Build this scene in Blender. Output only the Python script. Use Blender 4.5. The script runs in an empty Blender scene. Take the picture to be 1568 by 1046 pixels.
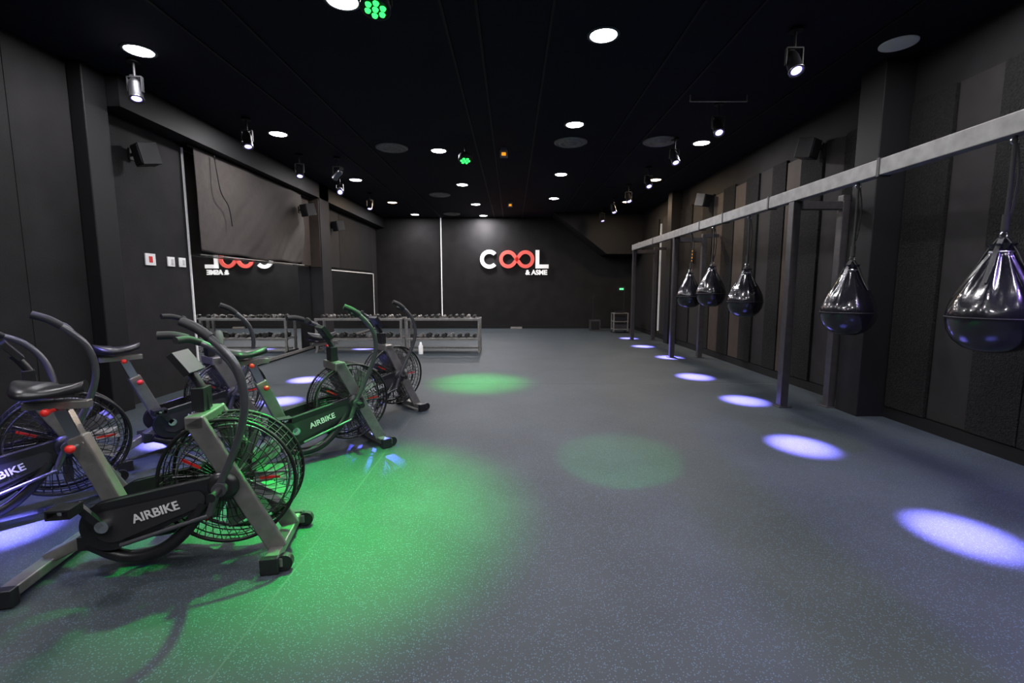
import bpy, math, random
from mathutils import Vector, Matrix
random.seed(7)
D=bpy.data; C=bpy.context
col=C.scene.collection
C.scene.view_settings.view_transform='Standard'

# ---------------------------------------------------------------- materials
def mat(name, base=(.5,.5,.5), rough=.5, metal=0, emit=None, estr=0, noise=0, nscale=40, bump=0, bscale=80, coat=0, spec=None):
    m=D.materials.new(name); m.use_nodes=True
    nt=m.node_tree; b=nt.nodes['Principled BSDF']
    b.inputs['Base Color'].default_value=(*base,1)
    b.inputs['Roughness'].default_value=rough
    b.inputs['Metallic'].default_value=metal
    if spec is not None: b.inputs['Specular IOR Level'].default_value=spec
    if coat: b.inputs['Coat Weight'].default_value=coat; b.inputs['Coat Roughness'].default_value=.08
    if emit:
        b.inputs['Emission Color'].default_value=(*emit,1); b.inputs['Emission Strength'].default_value=estr
    tc=nt.nodes.new('ShaderNodeTexCoord')
    if noise:
        n=nt.nodes.new('ShaderNodeTexNoise'); n.inputs['Scale'].default_value=nscale; n.inputs['Detail'].default_value=5
        nt.links.new(tc.outputs['Object'],n.inputs['Vector'])
        r=nt.nodes.new('ShaderNodeValToRGB')
        r.color_ramp.elements[0].position=.3; r.color_ramp.elements[1].position=.7
        r.color_ramp.elements[0].color=(*[c*(1-noise) for c in base],1)
        r.color_ramp.elements[1].color=(*[min(1,c*(1+noise)) for c in base],1)
        nt.links.new(n.outputs['Fac'],r.inputs['Fac']); nt.links.new(r.outputs['Color'],b.inputs['Base Color'])
    if bump:
        n=nt.nodes.new('ShaderNodeTexNoise'); n.inputs['Scale'].default_value=bscale; n.inputs['Detail'].default_value=6
        nt.links.new(tc.outputs['Object'],n.inputs['Vector'])
        bp=nt.nodes.new('ShaderNodeBump'); bp.inputs['Strength'].default_value=bump; bp.inputs['Distance'].default_value=.02
        nt.links.new(n.outputs['Fac'],bp.inputs['Height']); nt.links.new(bp.outputs['Normal'],b.inputs['Normal'])
    return m

def floor_mat():
    m=D.materials.new('rubber_floor'); m.use_nodes=True; nt=m.node_tree; b=nt.nodes['Principled BSDF']
    N=nt.nodes.new; L=nt.links.new
    tc=N('ShaderNodeTexCoord')
    big=N('ShaderNodeTexNoise'); big.inputs['Scale'].default_value=1.3; big.inputs['Detail'].default_value=6
    L(tc.outputs['Object'],big.inputs['Vector'])
    r1=N('ShaderNodeValToRGB'); r1.color_ramp.elements[0].position=.3; r1.color_ramp.elements[1].position=.75
    r1.color_ramp.elements[0].color=(.020,.027,.032,1); r1.color_ramp.elements[1].color=(.035,.044,.051,1)
    L(big.outputs['Fac'],r1.inputs['Fac'])
    v=N('ShaderNodeTexVoronoi'); v.inputs['Scale'].default_value=110
    L(tc.outputs['Object'],v.inputs['Vector'])
    lt=N('ShaderNodeMath'); lt.operation='LESS_THAN'; lt.inputs[1].default_value=.31
    L(v.outputs['Distance'],lt.inputs[0])
    sep=N('ShaderNodeSeparateColor'); L(v.outputs['Color'],sep.inputs['Color'])
    gt=N('ShaderNodeMath'); gt.operation='GREATER_THAN'; gt.inputs[1].default_value=.4
    L(sep.outputs['Red'],gt.inputs[0])
    mu=N('ShaderNodeMath'); mu.operation='MULTIPLY'; L(lt.outputs[0],mu.inputs[0]); L(gt.outputs[0],mu.inputs[1])
    fm=N('ShaderNodeMath'); fm.operation='MULTIPLY'; fm.inputs[1].default_value=.55; L(mu.outputs[0],fm.inputs[0])
    mx=N('ShaderNodeMix'); mx.data_type='RGBA'
    L(fm.outputs[0],mx.inputs['Factor']); L(r1.outputs['Color'],mx.inputs['A']); mx.inputs['B'].default_value=(.085,.145,.21,1)
    L(mx.outputs['Result'],b.inputs['Base Color'])
    fine=N('ShaderNodeTexNoise'); fine.inputs['Scale'].default_value=150; L(tc.outputs['Object'],fine.inputs['Vector'])
    bp=N('ShaderNodeBump'); bp.inputs['Strength'].default_value=.35; bp.inputs['Distance'].default_value=.004
    L(fine.outputs['Fac'],bp.inputs['Height']); L(bp.outputs['Normal'],b.inputs['Normal'])
    b.inputs['Roughness'].default_value=.6
    b.inputs['Specular IOR Level'].default_value=.35
    return m

M_floor=floor_mat()
M_wall=mat('wall_charcoal',(.010,.0095,.010),.8,noise=.25,nscale=3,bump=.25,bscale=120,spec=.2)
M_wallL=mat('wall_charcoal_light',(.015,.0138,.015),.75,noise=.2,nscale=4,bump=.2,bscale=120,spec=.2)
M_ceil=mat('ceiling_black',(.0035,.0045,.010),.8,noise=.2,nscale=2,spec=.2)
M_black=mat('black_paint',(.005,.005,.006),.6,noise=.2,spec=.25)
M_foam=mat('foam_panel',(.008,.0078,.0078),.9,noise=.75,nscale=45,bump=1.0,bscale=70,spec=.2)
M_p2=mat('panel_grey',(.016,.0148,.0152),.75,noise=.15,nscale=6,spec=.2)
M_p3=mat('panel_brown',(.036,.027,.022),.7,noise=.15,nscale=6,spec=.25)
M_mirror=mat('mirror_glass',(.84,.86,.86),.012,1)
M_white=mat('white_trim',(.8,.8,.8),.4)
M_fab=mat('curtain_fabric',(.048,.041,.037),.75,noise=.12,nscale=12,bump=.1,bscale=200,spec=.3)
M_beam=mat('beam_grey_steel',(.27,.265,.26),.5,.2,noise=.2,nscale=9)
M_post=mat('post_dark_steel',(.045,.042,.046),.4,.4,noise=.2,nscale=14)
M_vinyl=mat('black_vinyl',(.005,.005,.008),.2,coat=.8,bump=.15,bscale=14)
M_chrome=mat('chrome',(.7,.7,.72),.2,1)
M_can=mat('can_metal',(.20,.20,.22),.3,1)
M_rope=mat('rope_black',(.02,.02,.02),.8)
M_frame=mat('bike_frame_grey',(.22,.21,.20),.33,.65,noise=.12,nscale=20)
M_dark=mat('bike_black_plastic',(.010,.010,.012),.35)
M_arm=mat('bike_arm_steel',(.09,.09,.10),.28,.55)
M_wire=mat('fan_wire_black',(.010,.010,.010),.4,.3)
M_blade=mat('fan_blade_grey',(.14,.14,.15),.35,.5)
M_red=mat('red_plastic',(.6,.02,.015),.4)
M_rub=mat('grip_rubber',(.012,.012,.014),.6)
M_lbl=mat('label_white',(.55,.55,.55),.5)
M_screen=mat('console_screen',(.02,.025,.025),.5)
M_steel=mat('rack_steel',(.24,.23,.22),.4,.5,noise=.2,nscale=20)
M_iron=mat('dumbbell_black',(.02,.02,.02),.4)
M_logo=mat('logo_white',(.85,.85,.85),.5,emit=(1,1,1),estr=.3)
M_logor=mat('logo_red',(.70,.10,.08),.5,emit=(1,.12,.09),estr=.18)
M_vent=mat('vent_grey',(.09,.10,.11),.5)
M_lampW=mat('lamp_white',(1,1,1),.5,emit=(1,.98,1),estr=28)
M_lampA=mat('lamp_warm',(1,1,1),.5,emit=(1,.72,.45),estr=12)
M_lampB=mat('lamp_blue',(1,1,1),.5,emit=(.4,.35,1),estr=4)
M_lampG=mat('lamp_green',(0,1,.2),.5,emit=(.03,1,.10),estr=3)
M_lampO=mat('lamp_orange',(1,.4,0),.5,emit=(1,.35,.02),estr=1.0)
M_ledW=mat('led_strip',(1,1,1),.5,emit=(.9,.95,1),estr=.45)
M_ledD=mat('led_strip_dim',(.4,.4,.4),.5,emit=(.9,.95,1),estr=.15)
M_seamL=mat('floor_seam_light',(.055,.062,.068),.8)

# ---------------------------------------------------------------- mesh builder
class MB:
    def __init__(s): s.v=[]; s.f=[]; s.m=[]; s.s=[]; s.mats=[]
    def mi(s,m):
        if m not in s.mats: s.mats.append(m)
        return s.mats.index(m)
    def add(s,vs,fs,m,smooth=False):
        o=len(s.v); k=s.mi(m); s.v+= [tuple(v) for v in vs]
        for f in fs: s.f.append([i+o for i in f]); s.m.append(k); s.s.append(smooth)
    def box(s,c,size,m,rot=None):
        hx,hy,hz=[a/2 for a in size]; c=Vector(c)
        vs=[Vector((x,y,z)) for x in(-hx,hx) for y in(-hy,hy) for z in(-hz,hz)]
        if rot is not None: vs=[rot@v for v in vs]
        s.add([v+c for v in vs],[(0,1,3,2),(4,6,7,5),(0,4,5,1),(2,3,7,6),(0,2,6,4),(1,5,7,3)],m)
    def bb(s,lo,hi,m):
        s.box([(a+b)/2 for a,b in zip(lo,hi)],[abs(b-a) for a,b in zip(lo,hi)],m)
    def beam(s,p1,p2,w,h,m,side=(0,1,0)):
        p1=Vector(p1);p2=Vector(p2);z=(p2-p1);L=z.length;z.normalize()
        y=Vector(side); y=(y-z*y.dot(z)).normalized(); x=y.cross(z)
        R=Matrix((x,y,z)).transposed()
        s.box((p1+p2)/2,(h,w,L),m,R)
    def sweep(s,pts,r,m,seg=10,closed=False,sect=None,up=(0,0,1)):
        pts=[Vector(p) for p in pts]; n=len(pts)
        if not isinstance(r,(list,tuple)): r=[r]*n
        if sect is None: sect=[(math.cos(2*math.pi*i/seg),math.sin(2*math.pi*i/seg)) for i in range(seg)]; sm=True
        else: sm=False
        k=len(sect); vs=[]; prev=None
        for i,p in enumerate(pts):
            a=pts[(i-1)%n] if (closed or i>0) else p; b=pts[(i+1)%n] if (closed or i<n-1) else p
            t=(b-a).normalized()
            if prev is None:
                u=Vector(up)
                if abs(u.dot(t))>.95: u=Vector((1,0,0))
                nn=(u-t*u.dot(t)).normalized()
            else: nn=(prev-t*prev.dot(t)).normalized()
            prev=nn; bn=t.cross(nn)
            for (c,d) in sect: vs.append(p+nn*c*r[i]+bn*d*r[i])
        fs=[]
        for i in range(n if closed else n-1):
            j=(i+1)%n
            for q in range(k): fs.append((i*k+q,i*k+(q+1)%k,j*k+(q+1)%k,j*k+q))
        s.add(vs,fs,m,sm)
        if not closed:
            s.add(vs[:k],[list(range(k))[::-1]],m); s.add(vs[-k:],[list(range(k))],m)
    def cyl(s,p1,p2,r,m,seg=20,r2=None): s.sweep([p1,p2],[r,r if r2 is None else r2],m,seg)
    def torus(s,c,ax,R,r,m,seg=40,rs=8,sc=None):
        c=Vector(c);ax=Vector(ax).normalized(); u=ax.orthogonal().normalized(); w=ax.cross(u)
        s.sweep([c+u*R*math.cos(2*math.pi*i/seg)+w*R*math.sin(2*math.pi*i/seg) for i in range(seg)],r,m,rs,True,up=ax)
    def lathe(s,c,prof,m,seg=32,mod=None,ax=None):
        c=Vector(c); vs=[];n=len(prof)
        R=Matrix.Identity(3) if ax is None else Vector(ax).to_track_quat('Z','Y').to_matrix()
        for (r,z) in prof:
            for i in range(seg):
                a=2*math.pi*i/seg; rr=r*(mod(a,z) if mod else 1)
                vs.append(c+R@Vector((rr*math.cos(a),rr*math.sin(a),z)))
        fs=[]
        for i in range(n-1):
            for q in range(seg): fs.append((i*seg+q,i*seg+(q+1)%seg,(i+1)*seg+(q+1)%seg,(i+1)*seg+q))
        s.add(vs,fs,m,True)
        s.add(vs[:seg],[list(range(seg))[::-1]],m); s.add(vs[-seg:],[list(range(seg))],m)
    def mesh(s,name):
        me=D.meshes.new(name); me.from_pydata(s.v,[],s.f)
        for m in s.mats: me.materials.append(m)
        me.polygons.foreach_set('material_index',s.m); me.polygons.foreach_set('use_smooth',s.s)
        me.update(); return me
    def obj(s,name,loc=(0,0,0),rot=(0,0,0),parent=None,bevel=0):
        return put(s.mesh(name),name,loc,rot,parent,bevel)
def put(me,name,loc=(0,0,0),rot=(0,0,0),parent=None,bevel=0):
    o=D.objects.new(name,me); col.objects.link(o); o.location=loc; o.rotation_euler=rot
    if parent: o.parent=parent
    if bevel:
        b=o.modifiers.new('bevel','BEVEL'); b.width=bevel; b.segments=2; b.limit_method='ANGLE'; b.angle_limit=math.radians(50)
    return o
def empty(name,loc=(0,0,0),rot=(0,0,0)):
    e=D.objects.new(name,None); col.objects.link(e); e.location=loc; e.rotation_euler=rot; e.empty_display_size=.1; return e
def cat(pts,n=6):
    P=[Vector(p) for p in pts]; out=[]
    for i in range(len(P)-1):
        p0=P[max(i-1,0)];p1=P[i];p2=P[i+1];p3=P[min(i+2,len(P)-1)]
        for k in range(n):
            t=k/n
            out.append(.5*((2*p1)+(p2-p0)*t+(2*p0-5*p1+4*p2-p3)*t*t+(3*p1-p0-3*p2+p3)*t**3))
    out.append(P[-1]); return out
def textmesh(txt,size,ext,off,m,name):
    cu=D.curves.new(name,'FONT'); cu.body=txt; cu.size=size; cu.extrude=ext; cu.offset=off; cu.align_x='CENTER'; cu.align_y='CENTER'
    o=D.objects.new(name+'_tmp',cu); col.objects.link(o); C.view_layer.update()
    me=D.meshes.new_from_object(o.evaluated_get(C.evaluated_depsgraph_get())); D.objects.remove(o)
    me.materials.clear(); me.materials.append(m); me.name=name
    return me

# ---------------------------------------------------------------- room
XL,XR,YB,YF,H=-4.67,4.2,16.4,-2.5,3.8
def bobj(name,lo,hi,m,bevel=0):
    b=MB(); b.bb(lo,hi,m); return b.obj(name,bevel=bevel)
bobj('floor',(XL-.3,YF-.3,-.1),(XR+.3,YB+.3,0),M_floor)
bobj('ceiling',(XL-.3,YF-.3,H),(XR+.3,YB+.3,H+.1),M_ceil)
bobj('wall_left',(XL-.2,YF-.2,0),(XL,YB+.2,H),M_wallL)
bobj('wall_right',(XR,YF-.2,0),(XR+.2,YB+.2,H),M_wall)
bobj('wall_back',(XL,YB,0),(XR,YB+.2,H),M_wall)
bobj('wall_front',(XL,YF-.2,0),(XR,YF,H),M_wall)
b=MB()
for x in (-3.0,-2.4,-.6,-.3,.35,1.6,2.1,3.4): b.bb((x-.012,YF,H-.012),(x+.012,YB,H),M_black)
b.obj('trim_1')
bobj('baseboard_back',(XL,YB-.02,0),(XR,YB,.1),M_black)
bobj('baseboard_right',(XR-.03,YF,0),(XR,YB-.02,.12),M_black)
b=MB(); b.bb((-4.6,6.93,0),(4.1,6.95,.0015),M_seamL); b.obj('trim_2')
b=MB(); b.bb((-1.124,-2.4,0),(-1.116,6.93,.0012),M_seamL); b.obj('trim_3')
bobj('trim_4',(-2.445,YB-.03,.35),(-2.42,YB,H-.02),M_ledW)
bobj('trim_5',(XR-.04,13.4,.2),(XR,13.43,3.2),M_ledD)
b=MB()
pr=[(1.35,3.8),(3.05,2.5),(4.2,2.5),(4.2,3.8)]
n=4; vs=[(x,15.3,z) for x,z in pr]+[(x,YB,z) for x,z in pr]
b.add(vs,[(0,1,2,3),(7,6,5,4)]+[(i,i+4,(i+1)%4+4,(i+1)%4) for i in range(4)],M_black); b.obj('stair_soffit')
bobj('wall_left_pilaster',(XL,5.2,0),(XL+.16,5.5,H),M_black,.01)
b=MB(); b.bb((XL,10.95,0),(XL+.3,11.5,H),M_wallL); b.bb((XL+.02,10.93,1.9),(XL+.28,10.95,3.5),M_p3); b.obj('wall_left_column',bevel=.008)
bobj('wall_left_bulkhead',(XL,5.5,3.45),(XL+.3,YB,H),M_black)
b=MB()
for y0,y1 in ((-2.4,1.2),(1.205,3.9),(3.905,4.55),(4.555,5.19)):
    b.bb((XL,y0,0),(XL+.012,y1,H),M_wall)
b.obj('wall_left_boards',bevel=.003)
bobj('wall_right_pilaster',(3.87,5.15,0),(XR,5.5,H),M_black,.008)
bobj('wall_right_pilaster.001',(3.95,11.9,0),(XR,12.2,H),M_black,.008)
b=MB()
ys=[(-2.4,-1.2,0),(-1.2,0,1),(0,1.2,0),(1.2,2.4,0),(2.4,3.75,0),(3.76,4.2,0),(4.22,4.62,1),(4.64,5.13,0),(5.52,6.1,0),(6.12,6.5,1),(6.52,7.0,0),(7.0,7.35,2),(7.37,7.75,0),(7.77,8.15,1),(8.17,8.6,0),(8.6,9.0,2),(9.02,9.5,0),(9.5,9.95,2),(9.97,10.5,0),(10.5,11.1,1),(11.12,11.88,0),(12.25,13.3,1),(13.6,15.2,0)]
for (y0,y1,k) in ys:
    m=[M_foam,M_p2,M_p3][k]; t=[.04,.015,.03][k]
    b.bb((XR-t,y0,.13),(XR,y1,3.35 if k!=2 else 3.3),m)
b.obj('wall_right_panels',bevel=.004)

# ---------------------------------------------------------------- mirrors + curtain
def mirror(name,y0,y1,z0,z1,sides):
    e=empty(name,(XL,0,0))
    b=MB(); b.bb((.0,y0,z0),(.012,y1,z1),M_mirror); b.obj('glass',parent=e)
    b=MB(); w=.022
    if 'n' in sides: b.bb((0,y0-w,z0),(.02,y0,z1),M_white)
    if 'f' in sides: b.bb((0,y1,z0),(.02,y1+w,z1),M_white)
    if 't' in sides: b.bb((0,y0,z1),(.02,y1,z1+w),M_white)
    b.bb((0,y0,z0-.05),(.03,y1,z0),M_steel)
    b.obj('edging',parent=e)
mirror('wall_mirror',6.9,10.9,.08,3.4,'n')
mirror('wall_mirror',11.55,15.9,.08,1.87,'tf')
b=MB(); vs=[];NY,NZ=140,40
y0,y1,z0,z1=6.93,10.35,1.97,3.42
for j in range(NZ+1):
    for i in range(NY+1):
        u=i/NY; w=j/NZ
        fade=(1-.75*w)*(.35+.65*min(1,u*1.6))
        x=XL+.15+(.022*math.sin((u-.30*w)*24)+.04*math.sin((u+.30*w)*11+1)+.006*math.sin((u-.5*w)*60))*fade
        zz=z0+(z1-z0)*w+(-.03*math.sin(u*3.14)-.015*math.sin(u*3.14*5))*(1-w)
        vs.append((x,y0+(y1-y0)*u,zz))
fs=[(j*(NY+1)+i,j*(NY+1)+i+1,(j+1)*(NY+1)+i+1,(j+1)*(NY+1)+i) for j in range(NZ) for i in range(NY)]
e=empty('curtain')
b.add(vs,fs,M_fab,True); o=b.obj('cloth',parent=e); sol=o.modifiers.new('s','SOLIDIFY'); sol.thickness=.004
b=MB(); b.cyl((XL+.1,6.85,3.43),(XL+.1,10.9,3.43),.02,M_black); b.cyl((XL+.14,6.93,1.915),(XL+.14,10.35,1.915),.010,M_steel)
b.sweep(cat([(XL+.21,7.3,3.4),(XL+.24,7.35,2.9),(XL+.23,7.55,2.7),(XL+.24,7.6,2.4)]),.008,M_black,6)
b.obj('rod',parent=e)
bobj('roller_blind_panel',(XL+.03,10.4,1.93),(XL+.07,10.88,3.4),M_p3)
b=MB(); b.bb((XL,11.6,1.95),(XL+.04,12.8,3.4),M_p2); b.bb((XL,12.85,1.95),(XL+.03,15.8,3.4),M_wall); b.obj('wall_left_panels')

# ---------------------------------------------------------------- logo
e=empty('wall_logo_sign',(0,YB,2.39))
def arc_plate(cx,ro,ri,a0,a1,m,name):
    b=MB(); n=48; vs=[]
    for k in range(n+1):
        a=a0+(a1-a0)*k/n
        for (r,y) in ((ro,-.05),(ri,-.05),(ri,0),(ro,0)): vs.append((cx+r*math.cos(a),y,r*math.sin(a)))
    fs=[]
    for k in range(n):
        for q in range(4): fs.append((k*4+q,k*4+(q+1)%4,(k+1)*4+(q+1)%4,(k+1)*4+q))
    fs+=[(0,1,2,3),(n*4+3,n*4+2,n*4+1,n*4)]
    b.add(vs,fs,m); b.obj(name,parent=e)
arc_plate(-.78,.32,.19,math.radians(42),math.radians(318),M_logo,'letter_c')
b=MB()
rr,cc=.243,.30; pts=[]
A=math.acos(-rr/cc*.98)
for k in range(49):
    a=-A+2*A*k/48; pts.append((.165+cc+rr*math.cos(a),0,rr*math.sin(a)))
for k in range(1,8):
    t=k/8; p0=Vector((.165+cc+rr*math.cos(A),0,rr*math.sin(A))); p1=Vector((.165-cc-rr*math.cos(A),0,-rr*math.sin(A)))
    q=p0.lerp(p1,t); pts.append(tuple(q))
for k in range(49):
    a=-A+2*A*k/48; pts.append((.165-cc-rr*math.cos(a),0,rr*math.sin(a)))
for k in range(1,8):
    t=k/8; p0=Vector((.165-cc-rr*math.cos(A),0,rr*math.sin(A))); p1=Vector((.165+cc+rr*math.cos(A),0,-rr*math.sin(A)))
    q=p0.lerp(p1,t); pts.append(tuple(q))
n=len(pts); vs=[]
for i in range(n):
    a=Vector(pts[i-1]);c2=Vector(pts[(i+1)%n]);t=(c2-a).normalized();nn=Vector((-t.z,0,t.x));p=Vector(pts[i])
    for (w,y) in ((.062,-.06),(-.062,-.06),(-.062,0),(.062,0)): vs.append(p+nn*w+Vector((0,y,0)))
fs=[(i*4+q,i*4+(q+1)%4,((i+1)%n)*4+(q+1)%4,((i+1)%n)*4+q) for i in range(n) for q in range(4)]
b.add(vs,fs,M_logor); b.obj('infinity_symbol',parent=e)
b=MB(); b.bb((.81,-.05,-.31),(.94,0,.31),M_logo); b.bb((.81,-.05,-.31),(1.26,0,-.18),M_logo); b.obj('letter_l',parent=e)
put(textmesh('& ASME',.225,.02,.010,M_logo,'tagline'),'tagline',(.84,-.03,-.455),(math.radians(90),0,0),e)

# ---------------------------------------------------------------- lights
def area(name,loc,size,power,color,parent=None,tgt=None):
    l=D.lights.new(name,'AREA'); l.shape='DISK'; l.size=size; l.energy=power; l.color=color
    o=D.objects.new(name,l); col.objects.link(o); o.location=loc
    if parent: o.parent=parent
    return o
def spot(name,loc,tgt,deg,blend,power,color,rad=.04,parent=None):
    l=D.lights.new(name,'SPOT'); l.spot_size=math.radians(deg); l.spot_blend=blend; l.energy=power; l.color=color; l.shadow_soft_size=rad
    o=D.objects.new(name,l); col.objects.link(o)
    d=Vector(tgt)-Vector(loc); q=d.to_track_quat('-Z','Y'); o.rotation_mode='QUATERNION'
    o.rotation_quaternion=q
    if parent: o.parent=parent; o.location=Vector(loc)-parent.location
    else: o.location=loc
    return o
def dl_mesh(m):
    b=MB(); b.lathe((0,0,0),[(.15,0),(.155,-.006),(.13,-.014),(.125,-.004)],M_vent,32)
    b.lathe((0,0,0),[(.122,-.004),(.12,-.012),(.0001,-.014)],m,32); return b.mesh('downlight')
DLW,DLA=dl_mesh(M_lampW),dl_mesh(M_lampA)
dls=[(-3.73,5.0,0),(-1.40,4.17,0),(.86,4.71,0),(-3.61,7.57,0),(.913,7.15,0),(3.11,8.03,0),(-1.27,8.47,0),(1.03,10.2,0),(-3.45,10.7,0),(3.16,10.7,1),(-1.15,11.2,0),(1.12,12.9,0),(-3.35,13.5,1),(-1.04,13.8,0),(-3.17,15.7,0),(-.95,15.95,0),(3.2,4.0,0),
 (-3.7,2.2,0),(-1.3,1.2,0),(1.0,1.6,0),(3.2,1.4,0),(-1.2,-1.2,0),(1.1,-1.2,0),(3.2,13.4,1),(-3.4,-1,0),(3.3,-1,0)]  # this row: mostly unseen downlights around the camera, added as floor fill
for (x,y,w) in dls:
    e=empty('downlight',(x,y,H)); put(DLA if w else DLW,'lamp_body',parent=e)
    area('bulb',(0,0,-.03),.22,130 if y==15.95 else 46,(1,.75,.5) if w else (1,.97,1),e)

def fixture(loc,tgt,m=M_lampB):
    e=empty('ceiling_spotlight',(loc[0],loc[1],H))
    d=(Vector(tgt)-Vector(loc)).normalized(); c=Vector((0,0,loc[2]-H))
    b=MB()
    b.cyl((0,0,0),(0,0,-.03),.06,M_black,20); b.cyl((0,0,-.03),(0,0,c.z+.13),.012,M_black,8)
    b.beam(c+Vector((-.075,0,.13)),c+Vector((.075,0,.13)),.03,.012,M_black,(0,1,0))
    for q in(-1,1): b.beam(c+Vector((q*.075,0,.13)),c+Vector((q*.075,0,-.02)),.03,.01,M_black,(0,1,0))
    b.lathe(c,[(.03,-.12),(.048,-.11),(.06,-.06),(.062,.09),(.068,.095),(.068,.11),(.056,.11),(.052,.10)],M_can,20,ax=d)
    b.lathe(c,[(.052,.094),(.043,.102),(.0001,.106)],m,20,ax=d)
    b.box(c-d*.14,(.06,.06,.05),M_black)
    b.obj('can',parent=e)
    return e
BL=(.24,.20,1.0)
sp=[((2.6,4.6,3.5),(2.66,2.62)),((2.66,6.35,3.5),(2.66,4.18)),((2.6,7.8,3.5),(2.98,5.9)),((2.7,9.6,3.5),(2.96,7.5)),((2.7,11.2,3.5),(3.25,9.6)),((2.7,12.8,3.5),(3.2,11.4)),((2.7,14.4,3.5),(3.3,13.2)),
    ((-3.6,1.2,3.5),(-3.01,2.62)),((-3.95,5.2,3.5),(-3.22,4.3)),((-3.73,6.9,3.5),(-2.95,5.86)),((-3.8,8.7,3.5),(-3.24,7.25)),((-3.7,10.4,3.5),(-1.22,4.10)),((-3.6,12.2,3.5),(-3.5,11.0))]
for loc,t in sp:
    e=fixture(loc,(t[0],t[1],0))
    d=(Vector((t[0],t[1],0))-Vector(loc)).normalized()
    small=t[0]==-1.22
    L=spot('beam',Vector(loc)+d*.13,(t[0],t[1],0),4.5 if small else 9.3,1,9000 if small else 27000,(.1,.12,1) if small else BL,.03,e)
# added blue spot, out of view, gives the left bikes a purple glow
e=fixture((-4.1,1.8,3.5),(-3.2,3.2,0)); spot('beam',(-4.05,1.88,3.37),(-3.2,3.3,0),52,1,1100,(.16,.14,1),.05,e)
def par(loc,tgt,deg,pw,blend=.9,colr=(.01,1,.10)):
    e=empty('led_par_light',(loc[0],loc[1],H)); c=Vector((0,0,loc[2]-H)); d=(Vector(tgt)-Vector(loc)).normalized()
    b=MB(); b.cyl((0,0,0),(0,0,c.z+.1),.012,M_black,8)
    b.lathe(c,[(.09,-.06),(.11,-.04),(.115,.05),(.10,.05)],M_black,24,ax=d)
    R=d.to_track_quat('Z','Y').to_matrix()
    for k in range(7):
        a=k*math.pi/3; r=0 if k==6 else .062
        p=c+R@Vector((r*math.cos(a),r*math.sin(a),.05)); b.lathe(p,[(.024,0),(.02,.012),(.0001,.016)],M_lampG,12,ax=d)
    for q in(-1,1): b.beam(c+Vector((q*.12,0,.1)),c+Vector((q*.12,0,-.02)),.03,.01,M_black)
    b.beam(c+Vector((-.12,0,.1)),c+Vector((.12,0,.1)),.03,.01,M_black)
    b.obj('housing',parent=e)
    spot('beam',Vector(loc)+d*.08,tgt,deg,blend,pw,colr,.05,e)
par((-1.04,3.86,3.6),(-1.2,3.02,0),46,3300,1)
par((-.79,8.2,3.6),(-.5,7.1,0),28,2800,1)
par((.2,1.2,3.6),(.9,3.83,0),14,1150,.25,(.02,1,.25))
spot('floor_tint_fill',(4.0,.8,3.5),(2.6,2.4,0),80,1,700,(.38,.24,1))  # unseen light without a fixture, added to tint the near right floor purple
e=fixture((-3.2,8.9,3.5),(-4.6,9.75,2.5),M_lampA); spot('beam',(-3.25,8.95,3.45),(-4.6,9.85,2.7),52,1,320,(1,.45,.24),.05,e)

b=MB(); b.lathe((0,0,0),[(.27,0),(.27,-.012),(.235,-.03),(.22,-.015),(.19,-.015),(.18,-.035),(.15,-.035),(.14,-.015),(.11,-.015),(.10,-.035),(.02,-.035)],M_steel,40); V=b.mesh('diffuser')
for x,y in ((-2.04,8.3),(.96,8.0),(2.4,7.95),(-1.85,12.4),(-1.95,15.6),(-2.2,3.75)):
    put(V,'ceiling_air_diffuser',(x,y,H))
b=MB(); b.lathe((0,0,0),[(.16,0),(.16,-.008),(.145,-.012),(.01,-.012)],M_white,32); put(b.mesh('grille'),'ceiling_speaker',(3.76,4.87,H))
for x,y in ((-.14,8.3),(-.05,13.3)):
    b=MB(); b.box((0,0,-.03),(.1,.08,.06),M_vent); b.box((0,0,-.11),(.13,.09,.11),M_vent); b.box((0,-.05,-.12),(.07,.02,.05),M_lampO); b.obj('emergency_beacon',(x,y,H),bevel=.006)
b=MB(); b.cyl((2.2,6.1,3.72),(2.9,6.1,3.72),.008,M_steel,8)
for x in(2.2,2.9): b.cyl((x,6.1,3.72),(x,6.1,3.8),.008,M_steel,8)
b.obj('ceiling_rod')
def wspk(x,y,z,s):
    e=empty('wall_speaker',(x,y,z))
    b=MB(); R=Matrix.Rotation(s*math.radians(35),3,'Z')@Matrix.Rotation(math.radians(12),3,'X')
    b.box((-s*.19,0,0),(.24,.2,.25),M_dark,R); b.box(Vector((-s*.19,0,0))+R@Vector((0,-.105,0)),(.21,.012,.22),M_rub,R)
    b.cyl((0,0,0),(-s*.1,0,0),.02,M_black,10); b.box((-s*.01,0,0),(.02,.1,.14),M_black)
    b.obj('cabinet',parent=e,bevel=.012)
wspk(XL+.02,5.95,3.05,-1); wspk(XL+.02,12.3,3.0,-1); wspk(XL+.2,10.1,3.05,-1)
wspk(XR-.01,6.6,3.3,1); wspk(XR-.01,10.1,3.25,1)
b=MB(); b.box((.008,0,0),(.016,.17,.15),M_white); b.box((.018,0,.0),(.004,.06,.08),M_red); b.obj('wall_notice_sign',(XL,6.13,1.80),bevel=.003)
for y in (6.5,6.72):
    b=MB(); b.box((.008,0,0),(.016,.13,.13),M_white); b.box((.019,.02,0),(.008,.04,.07),M_lbl); b.obj('light_switch',(XL,y,1.79),bevel=.003)
b=MB(); b.box((-.01,0,0),(.02,.12,.34),M_black)
for k in range(4): b.box((-.022,0,.11-.075*k),(.006,.05,.03),M_lampO)
b.obj('wall_scoreboard',(XR-.06,10.9,2.15))

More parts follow.
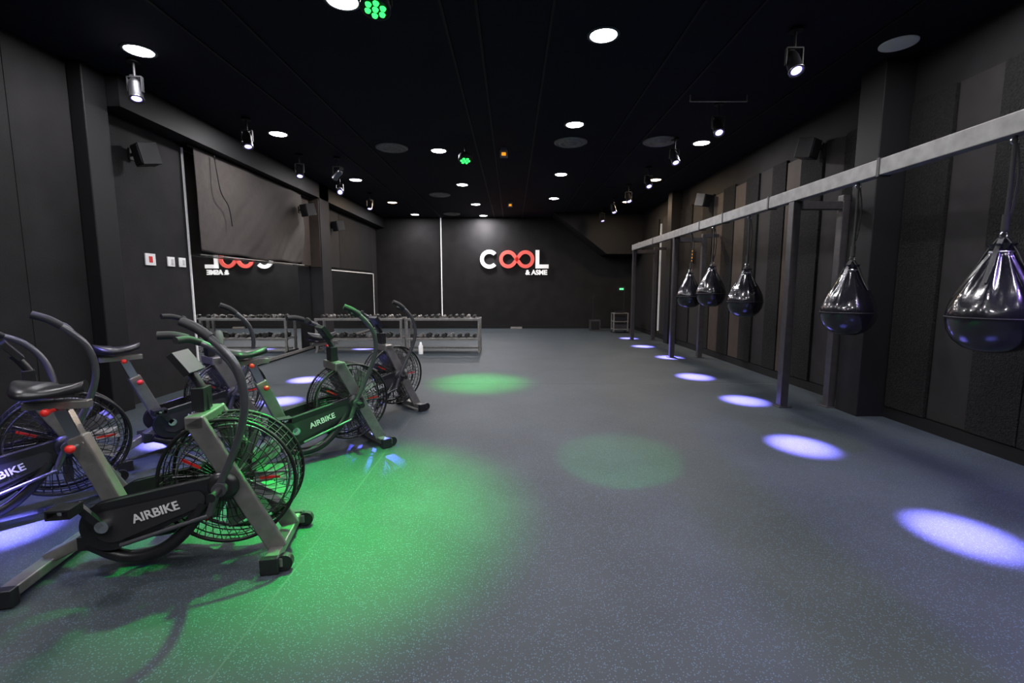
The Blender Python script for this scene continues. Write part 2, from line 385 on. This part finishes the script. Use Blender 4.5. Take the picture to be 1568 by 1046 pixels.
# ---------------------------------------------------------------- rig frame
e=empty('bag_rig_frame')
XB=3.29
b=MB(); b.bb((XB-.05,.6,2.43),(XB+.05,12.9,2.57),M_beam); b.obj('top_beam',parent=e,bevel=.006)
b=MB()
for y in (.7,5.6,9.6,12.8):
    for x in (XB,3.86):
        b.bb((x-.045,y-.05,0),(x+.045,y+.05,2.43),M_post)
        b.bb((x-.08,y-.08,0),(x+.08,y+.08,.012),M_post)
    b.bb((XB+.045,y-.045,2.34),(3.86-.045,y+.045,2.43),M_post)
    b.bb((3.86-.045,y-.045,2.43),(XR-.06,y+.045,2.5),M_post)
b.obj('posts',parent=e,bevel=.005)
b=MB()
for y in (2.9,4.3,6.1,7.4,8.3,11):
    b.bb((XB-.058,y-.015,2.42),(XB+.058,y+.015,2.58),M_post)
b.obj('clamps',parent=e)

def bag(y,zb,s=1):
    e=empty('punching_bag',(XB,y,zb))
    b=MB()
    prof=[(.001,0),(.08,.006),(.14,.03),(.19,.075),(.222,.14),(.235,.21),(.234,.25),(.222,.30),(.198,.36),(.166,.42),(.13,.48),(.098,.54),(.07,.59),(.052,.63),(.05,.655),(.066,.68)]
    def mod(a,z):
        k=max(0,min(1,(z-.28)/.35)); return 1+.09*k*math.sin(9*a)+.04*k*math.sin(17*a+1)
    b.lathe((0,0,0),[(r*s,z*s) for r,z in prof],M_vinyl,64,mod)
    b.torus((0,0,.225*s),(0,0,1),.2345*s,.004,M_rub,48,6)
    b.obj('body',parent=e)
    b=MB()
    for k in range(4):
        a=k*math.pi/2+.4; u=Vector((math.cos(a),math.sin(a),0))
        b.sweep(cat([u*.17*s+Vector((0,0,.44*s)),u*.11*s+Vector((0,0,.55*s)),u*.07*s+Vector((0,0,.64*s)),u*.02+Vector((0,0,.72*s))]),1,M_chrome,sect=[(.003,.014),(-.003,.014),(-.003,-.014),(.003,-.014)],up=u)
    b.torus((0,0,.63*s),(0,0,1),.055*s,.009,M_chrome,24,8)
    b.torus((0,0,.735*s),(0,1,0),.024,.006,M_chrome,20,8)
    b.obj('straps',parent=e)
    b=MB(); top=2.43-zb
    b.sweep([(0,0,.75*s),(.006,0,(.75*s+top)/2),(0,0,top)],.012,M_rope,8)
    b.cyl((0,0,.76*s),(0,0,.86*s),.02,M_rope,10)
    b.torus((0,0,top-.03),(0,1,0),.025,.007,M_chrome,20,8)
    b.sweep(cat([(.02,0,top-.05),(.05,0,top-.25),(.03,.0,top-.5),(.0,0,.9*s)]),.007,M_rope,6)
    b.obj('rope',parent=e)
bag(3.2,1.0,1.08); bag(4.6,.98,1); bag(6.65,1.02,1); bag(7.8,1.12,.98); bag(8.75,1.06,.95)

# ---------------------------------------------------------------- air bike
FX,FZ,FR=.22,.44,.33
def bike_parts():
    P={}
    b=MB()
    b.beam((-.66,-.29,.055),(-.66,.29,.055),.05,.075,M_frame,(0,0,1))
    b.beam((.45,-.25,.055),(.45,.25,.055),.05,.07,M_frame,(0,0,1))
    b.beam((-.67,0,.07),(-.30,0,.25),.08,.06,M_frame)
    b.beam((-.29,0,.20),(-.49,0,.70),.06,.085,M_frame)
    for s in(-1,1):
        b.beam((.46,s*.125,.06),(.10,s*.125,.79),.03,.095,M_frame)
        b.beam((-.34,s*.07,.26),(.20,s*.125,.40),.03,.06,M_frame)
    b.beam((.105,-.14,.77),(.105,.14,.77),.09,.07,M_frame,(1,0,0))
    P['frame']=(b.mesh('frame'),.008)
    b=MB()
    for s in(-1,1):
        b.box((-.66,s*.295,.045),(.095,.05,.085),M_dark); b.box((.45,s*.255,.045),(.09,.04,.085),M_dark)
        b.cyl((.515,s*.25,.045),(.515,s*.215,.045),.042,M_dark,20); b.box((.485,s*.232,.05),(.05,.045,.05),M_frame)
        b.cyl((-.66,s*.25,.0),(-.66,s*.25,.04),.025,M_dark,12)
    P['feet']=(b.mesh('feet'),.006)
    b=MB()
    def hull(y0,y1,c0,r0,c1,r1,m):
        d=math.dist(c0,c1); th=math.atan2(c1[1]-c0[1],c1[0]-c0[0]); ph=math.acos((r0-r1)/d)
        pts=[]
        for k in range(17):
            a=th+ph+(2*math.pi-2*ph)*k/16; pts.append((c0[0]+r0*math.cos(a),c0[1]+r0*math.sin(a)))
        for k in range(13):
            a=th-ph+2*ph*k/12; pts.append((c1[0]+r1*math.cos(a),c1[1]+r1*math.sin(a)))
        n=len(pts); vs=[(x,y0,z) for x,z in pts]+[(x,y1,z) for x,z in pts]
        b.add(vs,[list(range(n)),list(range(n,2*n))[::-1]]+[(i,(i+1)%n,(i+1)%n+n,i+n) for i in range(n)],m)
    hull(-.165,-.115,(-.30,.28),.115,(FX,FZ),.05,M_dark)
    hull(-.175,-.160,(-.28,.285),.075,(.10,.39),.036,M_rub)
    hull(.115,.155,(-.30,.28),.11,(FX,FZ),.055,M_dark)
    P['chain_guard']=(b.mesh('chain_guard'),.01)
    b=MB()
    b.sweep(cat([(-.42,-.10,.17),(-.25,-.13,.10),(-.08,-.15,.13),(.05,-.155,.24),(.13,-.15,.36)]),.032,M_dark,12)
    b.sweep(cat([(-.42,.10,.17),(-.25,.13,.10),(-.08,.15,.13),(.05,.155,.24),(.13,.15,.36)]),.032,M_dark,12)
    b.beam((-.45,-.1,.17),(-.45,.1,.17),.07,.06,M_dark,(0,0,1))
    P['lower_frame']=(b.mesh('lower_frame'),0)
    b=MB()
    ca=math.radians(-50)
    for s in(-1,1):
        a=ca+(0 if s>0 else math.pi); ex,ez=-.30+.16*math.cos(a),.30+.16*math.sin(a)
        b.cyl((-.30,s*.10,.30),(-.30,s*.21,.30),.03,M_chrome,16)
        b.beam((-.30,s*.20,.30),(ex,s*.20,ez),.02,.035,M_dark)
        b.cyl((ex,s*.2,ez),(ex,s*.3,ez),.01,M_chrome,10)
        b.box((ex,s*.27,ez+.018),(.09,.09,.008),M_dark); b.box((ex,s*.27,ez-.018),(.09,.09,.008),M_dark)
        for q in(-1,1): b.box((ex+q*.045,s*.27,ez),(.008,.09,.045),M_dark)
    P['pedals']=(b.mesh('pedals'),0)
    b=MB()
    b.beam((-.46,0,.62),(-.545,0,.85),.045,.06,M_chrome)
    b.beam((-.70,0,.865),(-.42,0,.865),.05,.04,M_frame)
    b.cyl((-.47,-.04,.66),(-.47,-.08,.66),.010,M_chrome,10); b.lathe((-.47,-.075,.66),[(.010,0),(.020,.006),(.022,.022),(.012,.034),(.001,.035)],M_red,16,ax=(0,-1,0))
    b.lathe((-.56,-.03,.845),[(.010,0),(.010,.04),(.018,.045),(.018,.065),(.001,.07)],M_red,16,ax=(0,-1,0))
    P['seat_post']=(b.mesh('seat_post'),.004)
    b=MB(); vs=[];fs=[];NX,NA=16,20
    for i in range(NX+1):
        t=i/NX; x=-.73+.30*t
        w=(.06+.07*math.sin(min(t/.35,1)*math.pi/2)) if t<.35 else .13-(.13-.035)*((t-.35)/.65)**.75
        if t<.04: w*=.6
        if t>.97: w*=.6
        h=.04+(.01 if t<.4 else 0)
        zc=.925+.012*(t-.5)**2*8
        for k in range(NA):
            a=2*math.pi*k/NA; ca_,sa=math.cos(a),math.sin(a)
            zz=zc+h*.9*sa if sa>0 else zc+h*.6*sa
            vs.append((x,w*math.copysign(abs(ca_)**.7,ca_),zz))
    for i in range(NX):
        for k in range(NA): fs.append((i*NA+k,i*NA+(k+1)%NA,(i+1)*NA+(k+1)%NA,(i+1)*NA+k))
    b.add(vs,fs,M_dark,True); b.add(vs[:NA],[list(range(NA))],M_dark); b.add(vs[-NA:],[list(range(NA))],M_dark)
    P['saddle']=(b.mesh('saddle'),0)
    b=MB()
    for s in(-1,1):
        b.torus((FX,s*.085,FZ),(0,1,0),FR,.010,M_wire,64,8)
        for R,dy in ((.29,.095),(.24,.10),(.19,.105),(.14,.108),(.09,.11)): b.torus((FX,s*dy,FZ),(0,1,0),R,.0022,M_wire,48,5)
        for k in range(48):
            a=2*math.pi*k/48; c_,s_=math.cos(a),math.sin(a)
            b.sweep([(FX+.07*c_,s*.11,FZ+.07*s_),(FX+.2*math.cos(a+.1),s*.105,FZ+.2*math.sin(a+.1)),(FX+FR*math.cos(a+.25),s*.085,FZ+FR*math.sin(a+.25))],.0022,M_wire,4)
    for k in range(48):
        a=2*math.pi*k/48; x,z=FX+FR*math.cos(a),FZ+FR*math.sin(a)
        b.cyl((x,-.085,z),(x,.085,z),.0025,M_wire,4)
    for dy in(-.03,.03): b.torus((FX,dy,FZ),(0,1,0),FR,.0035,M_wire,64,5)
    P['fan_cage']=(b.mesh('fan_cage'),0)
    b=MB()
    for k in range(12):
        a=2*math.pi*k/12; R=Matrix.Rotation(-a,3,'Y')
        b.box(Vector((FX,0,FZ))+R@Vector((.19,0,0)),(.17,.11,.004),M_blade,R@Matrix.Rotation(.5,3,'X'))
        b.beam(Vector((FX,0,FZ)),Vector((FX,0,FZ))+R@Vector((.27,0,0)),.012,.012,M_blade)
    for k in (0,5,8): 
        a=2*math.pi*k/12; R=Matrix.Rotation(-a,3,'Y'); b.box(Vector((FX,-.072,FZ))+R@Vector((.2,0,0)),(.10,.004,.014),M_red,R)
    b.torus((FX,0,FZ),(0,1,0),.28,.006,M_blade,48,6)
    b.cyl((FX,-.09,FZ),(FX,.09,FZ),.05,M_dark,24)
    P['fan_wheel']=(b.mesh('fan_wheel'),0)
    b=MB()
    for s in(-1,1):
        b.lathe((FX,s*.11,FZ),[(.06,0),(.075,.01),(.075,.05),(.05,.065),(.03,.068)],M_dark,24,ax=(0,s,0))
        b.cyl((FX,s*.17,FZ),(FX,s*.29,FZ),.017,M_rub,14); b.cyl((FX,s*.285,FZ),(FX,s*.295,FZ),.022,M_dark,14)
    P['hub_pegs']=(b.mesh('hub_pegs'),0)
    b=MB()
    b.sweep(cat([(.105,0,.77),(.10,0,.90),(.06,0,.99),(.03,0,1.03)]),.022,M_dark,12)
    R=Matrix.Rotation(math.radians(-35),3,'Y')
    b.box((.03,0,1.06),(.035,.17,.13),M_dark,R); b.box(Vector((.03,0,1.06))+R@Vector((-.019,0,.01)),(.004,.12,.075),M_screen,R)
    b.box((.09,0,.87),(.06,.10,.12),M_dark)
    P['console']=(b.mesh('console'),.008)
    for s,nm,sw in((-1,'handle_right',5),(1,'handle_left',-18)):
        b=MB(); R=Matrix.Rotation(math.radians(sw),3,'Y'); o=Vector((FX,0,FZ))
        T=lambda p:o+R@(Vector(p)-o)
        arm=[T((x,s*y,z)) for x,y,z in [(.17,.175,.30),(.22,.18,.47),(.29,.20,.66),(.335,.235,.84),(.335,.25,.97),(.295,.25,1.09),(.225,.245,1.17),(.17,.24,1.215)]]
        c=cat(arm,6); b.sweep(c,.0185,M_arm,12)
        b.sweep(cat([T((.18,s*.24,1.21)),T((.12,s*.235,1.25)),T((.05,s*.22,1.275))],5),.023,M_rub,12)
        b.sweep(cat([T((.225,s*.245,1.17)),T((.20,s*.19,1.205)),T((.17,s*.12,1.215))],5),.02,M_rub,12)
        b.sweep([T((.17,s*.19,.30)),(-.24,s*.185,.22+.03*s)],.011,M_arm,8)
        b.cyl(T((FX,s*.15,FZ)),T((FX,s*.205,FZ)),.035,M_arm,20)
        P[nm]=(b.mesh(nm),0)
    return P
BP=bike_parts()
LBL=textmesh('AIRBIKE',.062,.001,.0012,M_lbl,'label')
def bike(x,y,deg):
    e=empty('air_bike',(x,y,0),(0,0,math.radians(deg)))
    for k,(me,bv) in BP.items(): put(me,k,parent=e,bevel=bv)
    a=math.atan2(.105,.38)
    put(LBL,'label',(-.08,-.178,.34),(math.radians(90),-a,0),e)
bike(-1.72,2.40,11)
bike(-3.10,2.84,48)
bike(-1.64,4.0,42)
bike(-1.55,5.24,44)
bike(-2.88,4.27,52)

# ---------------------------------------------------------------- dumbbell racks
def rack(x0,x1,y):
    e=empty('dumbbell_rack',(x0,y,0)); W=x1-x0
    b=MB()
    for x in(.03,W-.03):
        for yy in(-.22,.22): b.bb((x-.025,yy-.025,0),(x+.025,yy+.025,.74),M_steel)
        b.bb((x-.025,-.3,0),(x+.025,.3,.04),M_steel)
    for z in(.30,.74):
        for yy in(-.22,.22): b.bb((0,yy-.03,z-.03),(W,yy+.03,z+.02),M_steel)
        b.bb((.05,-.19,z-.015),(W-.05,.19,z-.005),M_post)
    b.bb((0,-.02,.06),(W,.02,.10),M_steel)
    b.obj('rack_frame',parent=e,bevel=.004)
    b=MB()
    for z,n,r in((.302,9,.055),(.742,11,.04)):
        for i in range(n):
            xx=.14+(W-.28)*i/(n-1)
            rr=r*(.8+.4*random.random())
            zc=z+rr*.87+.018
            b.cyl((xx,-.06,zc),(xx,.06,zc),.014,M_chrome,8)
            for s in(-1,1):
                b.sweep([(xx,s*.06,zc),(xx,s*.07,zc),(xx,s*.14,zc),(xx,s*.15,zc)],[rr*.8,rr,rr,rr*.8],M_iron if (i+int(z*10))%4 else M_steel,6)
    b.obj('dumbbell_row',parent=e)
rack(-2.35,-.70,10.55); rack(-4.35,-2.42,10.55)
b=MB(); b.bb((-.17,-.14,0),(.17,.14,.36),M_post); b.bb((-.14,-.145,.04),(.14,-.14,.32),M_black); b.obj('amplifier_case',(2.75,15.6,0),bevel=.012)
b=MB(); 
b.lathe((0,0,0),[(.14,0),(.14,.015),(.02,.03)],M_dark,24); b.cyl((0,0,.02),(0,0,1.05),.01,M_dark,8); b.cyl((0,0,1.05),(.02,-.02,1.2),.018,M_dark,8); b.obj('microphone_stand',(2.75,15.95,0))
e=empty('equipment_cart',(3.42,14.9,0)); b=MB()
for x in(-.22,.22):
    for y in(-.17,.17): b.bb((x-.015,y-.015,.06),(x+.015,y+.015,.62),M_steel); b.cyl((x-.012,y,.03),(x+.012,y,.03),.03,M_dark,12)
for z in(.12,.36,.62): b.bb((-.24,-.19,z-.01),(.24,.19,z+.01),M_steel)
b.bb((-.18,-.15,.37),(.16,.12,.50),M_dark); b.bb((-.2,-.15,.13),(.2,.12,.28),M_post); b.bb((-.15,-.12,.63),(.1,.1,.68),M_dark)
b.cyl((.15,.1,.62),(.15,.1,1.3),.012,M_dark,8); b.obj('shelves',parent=e)
b=MB(); b.box((.05,.08,1.38),(.24,.03,.16),M_dark); b.box((.05,.06,1.38),(.13,.01,.06),mat('tablet_glow',(.1,.8,.3),.3,emit=(.2,1,.5),estr=.6)); b.obj('tablet',parent=e)
b=MB(); b.bb((-.2,-.04,0),(.2,.04,.07),M_steel); b.obj('power_strip',(.15,16.2,0),bevel=.01)
b=MB(); b.lathe((0,0,0),[(.05,0),(.05,.18),(.03,.2),(.02,.26),(.001,.265)],M_white,16); b.obj('spray_bottle',(-1.98,10.1,.0))

# ---------------------------------------------------------------- world & camera
w=D.worlds.new('world'); C.scene.world=w; w.use_nodes=True
w.node_tree.nodes['Background'].inputs[0].default_value=(.02,.02,.03,1)
cam=D.cameras.new('camera'); cam.lens=16.5; cam.sensor_width=36; cam.clip_start=.05
co=D.objects.new('camera',cam); col.objects.link(co); co.location=(0,0,1.45); co.rotation_euler=(math.radians(90-6.65),0,0)
C.scene.camera=co
